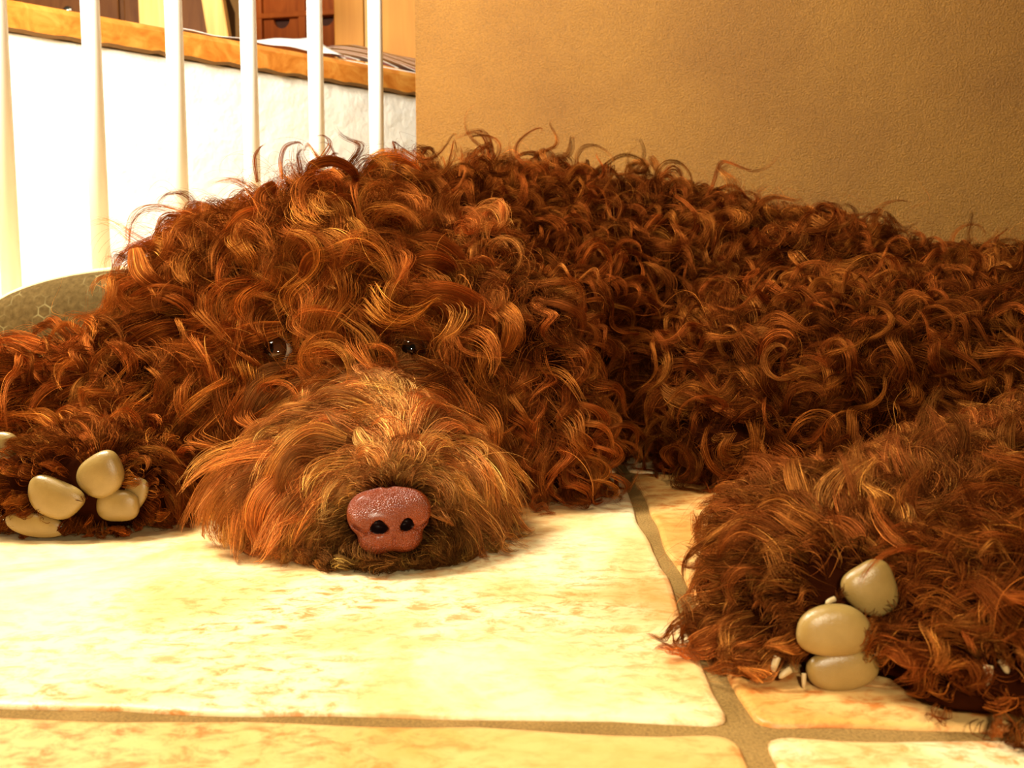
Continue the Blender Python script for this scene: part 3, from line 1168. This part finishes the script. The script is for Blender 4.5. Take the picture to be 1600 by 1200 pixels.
def strands(pts, N1, N2, reg, p, S_, rad, lr, fray=1.0, taper=.72, mul=None, var=1.0):
    M, K, _ = pts.shape
    t = np.linspace(0, 1, K)
    th = rng.uniform(0, 6.28, (M, S_)); rr = np.sqrt(rng.random((M, S_)))
    # locks are flattened like ribbons
    u = rr * np.cos(th) * 1.25; v = rr * np.sin(th) * .6
    prof = (.55 + .9 * np.sin(np.pi * np.clip(t * .9 + .08, 0, 1))) * (1 - t ** 2.2 * taper)
    fr = rng.normal(size=(M, S_, 2)) * .28 * fray
    U = u[..., None] * prof + fr[..., :1] * t ** 2
    V = v[..., None] * prof + fr[..., 1:] * t ** 2
    w1 = rng.uniform(0, 6.28, (M, S_, 1)); U = U + .14 * np.sin(t * 7 + w1) * t; V = V + .14 * np.cos(t * 6 + w1 * 1.7) * t
    sc = lr[:, None, None]
    # strands end at different lengths
    end = rng.uniform(.70, 1.0, (M, S_, 1))
    tt = t[None, None, :] * end * (K - 1)
    i0 = np.clip(tt.astype(int), 0, K - 2); ff = (tt - i0)[..., None]
    mi = np.arange(M)[:, None, None]
    lerp = lambda a: a[mi, i0] * (1 - ff) + a[mi, i0 + 1] * ff
    sp = lerp(pts) + lerp(N1) * (V * sc)[..., None] + lerp(N2) * (U * sc)[..., None]
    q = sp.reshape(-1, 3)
    q[:, 2] = np.maximum(q[:, 2], .0006 + .0012 * rng.random(len(q)))
    sp = q.reshape(M * S_, K, 3)
    R_ = rad * (1 - .72 * t ** 3)
    R_ = np.repeat(R_[None], M * S_, 0) * rng.uniform(.75, 1.25, (M * S_, 1))
    return sp, R_, colour_of(reg, p, S_, mul, var), np.repeat(reg, S_)


def emit(name, p, n, reg, S_, K, rad, lenf=1, lift=1, curl=1, lock=1, fray=1.0, mul=None):
    ok = pad_dist(p) > .0012
    ok &= np.linalg.norm((p - nose_c - np.array([0, .008, 0])) * np.array([1, .8, 1.3]), axis=1) > .0175
    p, n, reg = p[ok], n[ok], reg[ok]
    pts, N1, N2, Ln = guides(p, n, reg, K, lenf, lift, curl)
    b = ~blocked(pts)
    pts, N1, N2, Ln, reg, p = pts[b], N1[b], N2[b], Ln[b], reg[b], p[b]
    lr = TB[reg][:, 3] * lock * rng.uniform(.6, 1.35, len(pts))
    return strands(pts, N1, N2, reg, p, S_, rad, lr, fray, mul=mul)


def hit(px, py):
    """distance (world Y) at which the line of sight meets the flesh"""
    r = ray(px, py); r = r / r[1]
    ys = np.arange(.30, 1.15, .002)
    q = np.array([0, 0, CAMZ]) + r * ys[:, None]
    v = samp(VAL, q)
    m = np.argwhere(v < 0)
    if len(m): return ys[m[0, 0]]
    return hit(px, py + 8) if py < 330 else None


def traced(locks, reg, S_, K=20, off0=.004, off1=.013, mul=None, rad=.000105, fray=.7):
    """big locks laid over the head where the photograph shows them: (width px, [(px, py[, extra mm]) ...])"""
    G_, R0, LR = [], [], []
    for w, pl in locks:
        last = None; pp = []
        hs = [hit(a[0], a[1]) for a in pl]
        good = [h for h in hs if h is not None]
        if not good: continue
        m = len(pl)
        hs = [h if h is not None else good[0] if i == 0 else None for i, h in enumerate(hs)]
        for i in range(m):
            if hs[i] is None: hs[i] = hs[i - 1]
            if i: hs[i] = min(max(hs[i], hs[i - 1] - .022), hs[i - 1] + .012)
        for i, a in enumerate(pl):
            t = i / (m - 1)
            ex = (a[2] if len(a) > 2 else 0) * .001
            d = hs[i] - (off0 + (off1 - off0) * math.sin(math.pi * min(1, t * 1.1 + .1)) ** .7) - ex
            pp.append(P(a[0], a[1], d))
        pp = np.array(pp)
        # Catmull-Rom through the points
        e = np.concatenate([[2 * pp[0] - pp[1]], pp, [2 * pp[-1] - pp[-2]]])
        tt = np.linspace(0, m - 1, K); i = np.clip(tt.astype(int), 0, m - 2); f = (tt - i)[:, None]
        a0, a1, a2, a3 = e[i], e[i + 1], e[i + 2], e[i + 3]
        c = .5 * (2 * a1 + (a2 - a0) * f + (2 * a0 - 5 * a1 + 4 * a2 - a3) * f ** 2 + (3 * a1 - a0 - 3 * a2 + a3) * f ** 3)
        G_.append(c); R0.append(pp[0]); LR.append(w / F * hs[0] / 2 * .78)
    pts = np.array(G_); M = len(pts)
    tg = unit(np.gradient(pts, axis=1))
    tocam = unit(CAMP - pts)
    N1 = unit(tocam - (tocam * tg).sum(-1, keepdims=True) * tg)
    N2 = np.cross(tg, N1)
    rg = np.full(M, reg)
    return strands(pts, N1, N2, rg, np.array(R0), S_, rad, np.array(LR), fray, .6, mul, .45)


M_hair = bpy.data.materials.new('dog_hair')
M_hair.use_nodes = True
nt = M_hair.node_tree
nt.nodes.clear()
out = nt.nodes.new('ShaderNodeOutputMaterial')
at = nt.nodes.new('ShaderNodeAttribute'); at.attribute_name = 'coat_colour'
def hmul(k, g=1.0):
    gm = nt.nodes.new('ShaderNodeGamma'); gm.inputs[1].default_value = g
    nt.links.new(at.outputs['Color'], gm.inputs[0])
    v = nt.nodes.new('ShaderNodeVectorMath'); v.operation = 'MULTIPLY'
    v.inputs[1].default_value = k
    nt.links.new(gm.outputs[0], v.inputs[0])
    return v.outputs[0]
hr = nt.nodes.new('ShaderNodeBsdfHair'); hr.component = 'Reflection'
hr.inputs['RoughnessU'].default_value = 0.32; hr.inputs['RoughnessV'].default_value = 0.9
hr.inputs['Offset'].default_value = -0.05
nt.links.new(hmul((4.3, 4.3, 4.3), 0.95), hr.inputs['Color'])
ht = nt.nodes.new('ShaderNodeBsdfHair'); ht.component = 'Transmission'
ht.inputs['RoughnessU'].default_value = 0.35; ht.inputs['RoughnessV'].default_value = 0.8
nt.links.new(hmul((3.6, 3.6, 3.6), 1.0), ht.inputs['Color'])
df = nt.nodes.new('ShaderNodeBsdfDiffuse')
nt.links.new(hmul((1.4, 1.4, 1.4), 1.0), df.inputs['Color'])
m1 = nt.nodes.new('ShaderNodeMixShader'); m1.inputs[0].default_value = 0.22
nt.links.new(hr.outputs[0], m1.inputs[1]); nt.links.new(ht.outputs[0], m1.inputs[2])
m2 = nt.nodes.new('ShaderNodeMixShader'); m2.inputs[0].default_value = 0.24
nt.links.new(m1.outputs[0], m2.inputs[1]); nt.links.new(df.outputs[0], m2.inputs[2])
nt.links.new(m2.outputs[0], out.inputs[0])

BUCKET = {}
FUR = {HEAD: 'head_fur', MUZ: 'muzzle_fur', EARL: 'ear_fur', EARR: 'ear_fur.001', CHEST: 'body_fur', BODY: 'body_fur', HAUNCH: 'haunch_fur',
       LEGL: 'foreleg_fur', PAWL: 'foreleg_fur', PAWR: 'hind_leg_fur', PAWR2: 'hind_leg_fur.001'}


def store(res):
    sp, r, c, reg = res
    for k in range(11):
        m = reg == k
        if m.any(): BUCKET.setdefault(FUR[k], []).append((sp[m], r[m], c[m]))


Q = 1.0
# undercoat, its colour darkened to stand for the shade between locks
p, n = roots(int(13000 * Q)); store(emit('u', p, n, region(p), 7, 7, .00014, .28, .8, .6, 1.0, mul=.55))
# main locks
p, n = roots(int(5600 * Q)); store(emit('m', p, n, region(p), 52, 18, .000105, fray=.7))
# loose outer curls
p, n = roots(int(1300 * Q)); store(emit('o', p, n, region(p), 26, 20, .000095, 1.25, 1.25, 1.3, .7, fray=1.1))
# single fly-away hairs
p, n = roots(int(5000 * Q)); store(emit('f', p, n, region(p), 2, 14, .00007, 1.2, 1.3, 1.5, 1.2, fray=2))
# short fur closing round the pads and over the paws
p, n = roots(int(90000)); rg = region(p)
m = np.isin(rg, (PAWL, PAWR, PAWR2))
p, n, rg = p[m][:2400], n[m][:2400], rg[m][:2400]
store(emit('p', p, n, rg, 24, 10, .00009, .55, .9, .8, .9, fray=1.0, mul=.75))
# short velvet round the nose
p, n = roots(int(160000)); rg = region(p)
m = (rg == MUZ) & (np.linalg.norm(p - nose_c, axis=1) < .040)
p, n, rg = p[m][:1500], n[m][:1500], rg[m][:1500]
store(emit('v', p, n, rg, 18, 9, .00008, .8, .8, .6, .7, fray=1.2, mul=.85))
# moustache hair
p, n = roots(int(60000)); rg = region(p)
m = (rg == MUZ)
p, n, rg = p[m][:500], n[m][:500], rg[m][:500]
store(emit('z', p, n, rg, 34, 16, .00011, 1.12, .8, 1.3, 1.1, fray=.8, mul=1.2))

BROW = [
    (36, [(376, 352), (410, 374, 6), (452, 415, 9), (482, 462, 6), (492, 490, 2)]),
    (30, [(395, 345), (440, 372, 8), (485, 415, 9), (515, 455, 6), (530, 480, 2)]),
    (40, [(592, 342), (570, 385, 8), (560, 438, 9), (562, 488, 4)]),
    (36, [(597, 345), (614, 388, 8), (624, 435, 10), (612, 482, 4)]),
    (16, [(470, 440), (484, 405, 8), (519, 400, 12), (537, 424, 10), (532, 452, 6)]),
    (15, [(362, 385), (346, 430, 6), (354, 480, 9), (372, 520, 5)]),
    (30, [(625, 388), (680, 382, 8), (722, 415, 8), (728, 450, 2)]),
    (26, [(622, 418), (678, 408, 8), (716, 428, 8), (735, 458)]),
    (24, [(622, 462), (665, 460, 8), (695, 484, 9), (700, 520, 3)]),
    (32, [(640, 470), (695, 458, 8), (752, 486, 9), (764, 528, 6), (738, 546, 2)]),
    (28, [(440, 512), (385, 524, 8), (342, 552, 8), (310, 608, 2)]),
    (30, [(400, 500), (350, 530, 6), (318, 585, 8), (308, 650, 2)]),
    (13, [(282, 335), (288, 302, 3), (322, 284, 3), (354, 296, 2), (350, 320)]),
    (26, [(211, 390), (222, 427, 4), (256, 447, 6), (300, 438, 2)]),
    (24, [(205, 470), (245, 458, 4), (294, 464, 6), (325, 490, 2)]),
    (26, [(195, 545), (240, 520, 5), (285, 512, 6), (320, 530, 2)]),
    (14, [(487, 292), (487, 262, 4), (519, 252, 6), (553, 270, 6), (549, 300, 3), (520, 302)]),
    (26, [(572, 275), (597, 250, 4), (638, 255, 6), (676, 294, 3)]),
    (20, [(430, 288), (410, 307, 4), (420, 332, 6), (450, 334, 6), (478, 305, 2)]),
    (40, [(452, 302), (482, 340, 6), (498, 386, 5), (500, 415)]),
    (34, [(520, 310), (530, 350, 6), (520, 395, 6), (525, 430)]),
    (22, [(597, 300), (640, 326, 6), (668, 338, 6), (692, 320, 2)]),
    (26, [(665, 270), (692, 304, 5), (720, 360, 6), (728, 395, 2)]),
    (24, [(420, 330), (380, 345, 5), (350, 385, 6), (335, 430, 2)]),
    (20, [(330, 345), (300, 365, 5), (280, 405, 6), (300, 430, 2)]),
    (26, [(770, 470), (800, 500, 5), (790, 545, 6), (760, 560, 2)]),
    (26, [(545, 470), (560, 500, 4), (555, 530, 3)]),
    
]
store(traced(BROW, HEAD, 190, mul=1.15, off0=.006, off1=.021))
MOUST = [
    (36, [(590, 611), (538, 606, 5), (490, 634, 6), (452, 672, 2)]),
    (34, [(582, 640), (527, 624, 5), (475, 645, 6), (432, 690, 2)]),
    (32, [(540, 690), (490, 680, 5), (445, 712, 6), (412, 765, 5), (398, 822)]),
    (28, [(515, 715), (464, 712, 5), (438, 757, 6), (436, 815)]),
    (38, [(594, 590), (640, 582, 6), (692, 592, 8), (722, 628, 6), (728, 662)]),
    (20, [(617, 612), (655, 602, 5), (686, 617, 6), (676, 645)]),
    (40, [(680, 645), (737, 652, 5), (782, 692, 6), (800, 752, 5), (794, 822)]),
    (16, [(664, 678), (696, 680, 4), (702, 714, 2)]),
    (32, [(719, 700), (760, 720, 5), (786, 772, 5), (786, 830)]),
    (40, [(420, 715), (358, 742, 5), (314, 790, 4), (306, 828)]),
    (44, [(405, 745), (358, 780, 5), (336, 822, 3), (346, 858)]),
    (42, [(450, 740), (410, 787, 5), (402, 832, 3), (412, 868)]),
    (36, [(440, 592), (407, 615, 5), (385, 660, 6), (368, 712)]),
    (28, [(470, 577), (415, 588, 5), (388, 632, 4), (380, 670)]),
    (34, [(500, 600), (450, 620, 5), (415, 670, 6), (400, 730)]),
    (34, [(700, 690), (745, 735, 4), (765, 790, 3), (760, 840)]),
    (30, [(480, 770), (450, 800, 4), (440, 850, 2), (455, 872)]),
]
store(traced(MOUST, MUZ, 130, mul=1.0, off1=.016))
TOP = [
    (5, [(402, 285), (398, 250), (405, 232), (416, 224)]),
    (7, [(440, 280), (438, 250), (446, 228), (466, 222), (476, 228)]),
    (6, [(470, 275), (466, 245), (472, 232)]),
    (8, [(490, 265), (505, 245), (516, 225), (506, 212), (490, 214)]),
    (5, [(512, 262), (520, 242), (530, 240)]),
    (8, [(718, 275), (722, 250), (719, 226)]),
    (5, [(735, 262), (742, 235), (760, 222)]),
    (12, [(745, 280), (775, 250), (800, 234), (822, 246)]),
    (6, [(208, 410), (212, 388), (206, 378)]),
    (7, [(252, 405), (246, 385), (240, 370)]),
]
store(traced(TOP, HEAD, 16, off0=.0, off1=.002, rad=.00011, fray=1.0))

for nm, lst in BUCKET.items():
    cu = bpy.data.hair_curves.new(nm)
    sizes = np.concatenate([np.full(len(a), a.shape[1]) for a, _, _ in lst])
    cu.add_curves(sizes.tolist())
    pos = np.concatenate([a.reshape(-1, 3) for a, _, _ in lst]).astype(np.float32)
    rad = np.concatenate([b.reshape(-1) for _, b, _ in lst]).astype(np.float32)
    col = np.concatenate([c for _, _, c in lst]).clip(0, .95)
    cu.points.foreach_set('position', pos.ravel())
    ra = cu.attributes.get('radius') or cu.attributes.new('radius', 'FLOAT', 'POINT')
    ra.data.foreach_set('value', rad)
    ca = cu.attributes.new('coat_colour', 'FLOAT_COLOR', 'CURVE')
    ca.data.foreach_set('color', np.concatenate([col, np.ones((len(col), 1))], 1).astype(np.float32).ravel())
    cu.materials.append(M_hair)
    o = bpy.data.objects.new(nm, cu); C.objects.link(o); o.parent = dog
    print(nm, len(sizes), len(pos))


# ------------------------------------------------------------------ cushion with a honeycomb cover
def cushion():
    m = mat('honeycomb_fabric', (0.16, 0.11, 0.035), 0.9, 0.05)
    v = objco(m)
    # hexagon cells from two offset lattices
    sep = N(m, 'ShaderNodeSeparateXYZ'); L(m, v, sep.inputs[0])
    def mth(op, a, b=None):
        x = N(m, 'ShaderNodeMath', operation=op)
        for s_, val in zip(x.inputs, (a, b)):
            if val is None: continue
            if isinstance(val, (int, float)): s_.default_value = val
            else: L(m, val, s_)
        return x.outputs[0]
    cell = 0.0112
    X = mth('DIVIDE', sep.outputs[0], cell); Y = mth('DIVIDE', sep.outputs[2], cell)
    s3 = math.sqrt(3)
    def hexd(ox, oy):
        ax = mth('SUBTRACT', mth('FLOORED_MODULO', mth('ADD', X, ox), 1.0), 0.5)
        ay = mth('SUBTRACT', mth('FLOORED_MODULO', mth('ADD', Y, oy), s3), s3 / 2)
        a = mth('ABSOLUTE', ax); b = mth('ABSOLUTE', ay)
        return mth('MAXIMUM', a, mth('ADD', mth('MULTIPLY', a, .5), mth('MULTIPLY', b, s3 / 2)))
    d = mth('MINIMUM', hexd(0, 0), hexd(0.5, s3 / 2))
    patch = noise(m, 26, 2, .5, v)
    line = ramp(m, d, [(0.42, (0, 0, 0)), (0.475, (1, 1, 1))])
    pr = ramp(m, patch.outputs[0], [(0.48, (0.03, 0.03, 0.03)), (0.60, (0.9, 0.9, 0.9))])
    wn = noise(m, 200, 3, .6, v)
    bs = ramp(m, wn.outputs[0], [(0.3, (0.042, 0.024, 0.006)), (0.7, (0.080, 0.048, 0.014))])
    f = mixc(m, 1.0, line.outputs[0], pr.outputs[0], 'MULTIPLY')
    L(m, mixc(m, f, bs.outputs[0], (0.15, 0.115, 0.045)), bsdf(m).inputs['Base Color'])
    L(m, bump(m, wn.outputs[0], .4, .001), bsdf(m).inputs['Normal'])
    a = P(-60, 500, .90); b = P(330, 440, 1.00)
    cx = (a[0] + b[0]) / 2; cy = .97
    top = P(160, 427, .93)[2]
    t = empty('cushion', (-0.325, .985, 0), math.radians(8))
    tag(t, 'olive brown cushion with a honeycomb pattern behind the dog on the left', 'cushion')
    hw, hd, hz = .205, .050, top / 2 + .003
    def fn(p):
        q = p - np.array([0, 0, hz])
        bulge = 1 - .10 * (q[:, 0] / hw) ** 2
        qq = np.abs(np.stack([q[:, 0], q[:, 1] / bulge, q[:, 2] / bulge], 1)) / np.array([hw, hd, hz])
        return ((qq ** np.array([2.6, 2.2, 2.6])).sum(1) ** (1 / 2.5) - 1) * .05
    sdf_object('cover', fn, (-hw * 1.1, -hd * 1.2, -hz * .1 - .01), (hw * 1.1, hd * 1.2, hz * 2.15), .006, m, t, 2)
    # piping round the rim
    cr = []
    for k in range(97):
        a_ = 2 * math.pi * k / 96
        ca_, sa_ = math.cos(a_), math.sin(a_)
        e1, e2 = 2 / 2.6, 2 / 2.6
        x = hw * math.copysign(abs(ca_) ** e1, ca_); z = hz + hz * (1 - .10 * (x / hw) ** 2) * math.copysign(abs(sa_) ** e2, sa_)
        cr.append((x, 0.012, max(z, .004)))
    bm = bmesh.new(); prev = None; rr = .0035
    rings = []
    for k in range(96):
        p0 = Vector(cr[k]); p1 = Vector(cr[(k + 1) % 96]); tv = (p1 - p0)
        tv = tv.normalized() if tv.length > 1e-7 else Vector((1, 0, 0))
        s1 = Vector((0, 1, 0)); s2 = tv.cross(s1).normalized()
        rings.append([bm.verts.new(p0 + s1 * rr * math.cos(q * math.pi / 4) + s2 * rr * math.sin(q * math.pi / 4)) for q in range(8)])
    for k in range(96):
        A, B = rings[k], rings[(k + 1) % 96]
        for q in range(8): bm.faces.new((A[q], A[(q + 1) % 8], B[(q + 1) % 8], B[q]))
    bmesh.ops.recalc_face_normals(bm, faces=bm.faces)
    me = bpy.data.meshes.new('piping'); bm.to_mesh(me); bm.free(); smooth(me)
    link('piping', me, t, [mat('cream_piping', (0.62, 0.45, 0.2), .7)])


cushion()
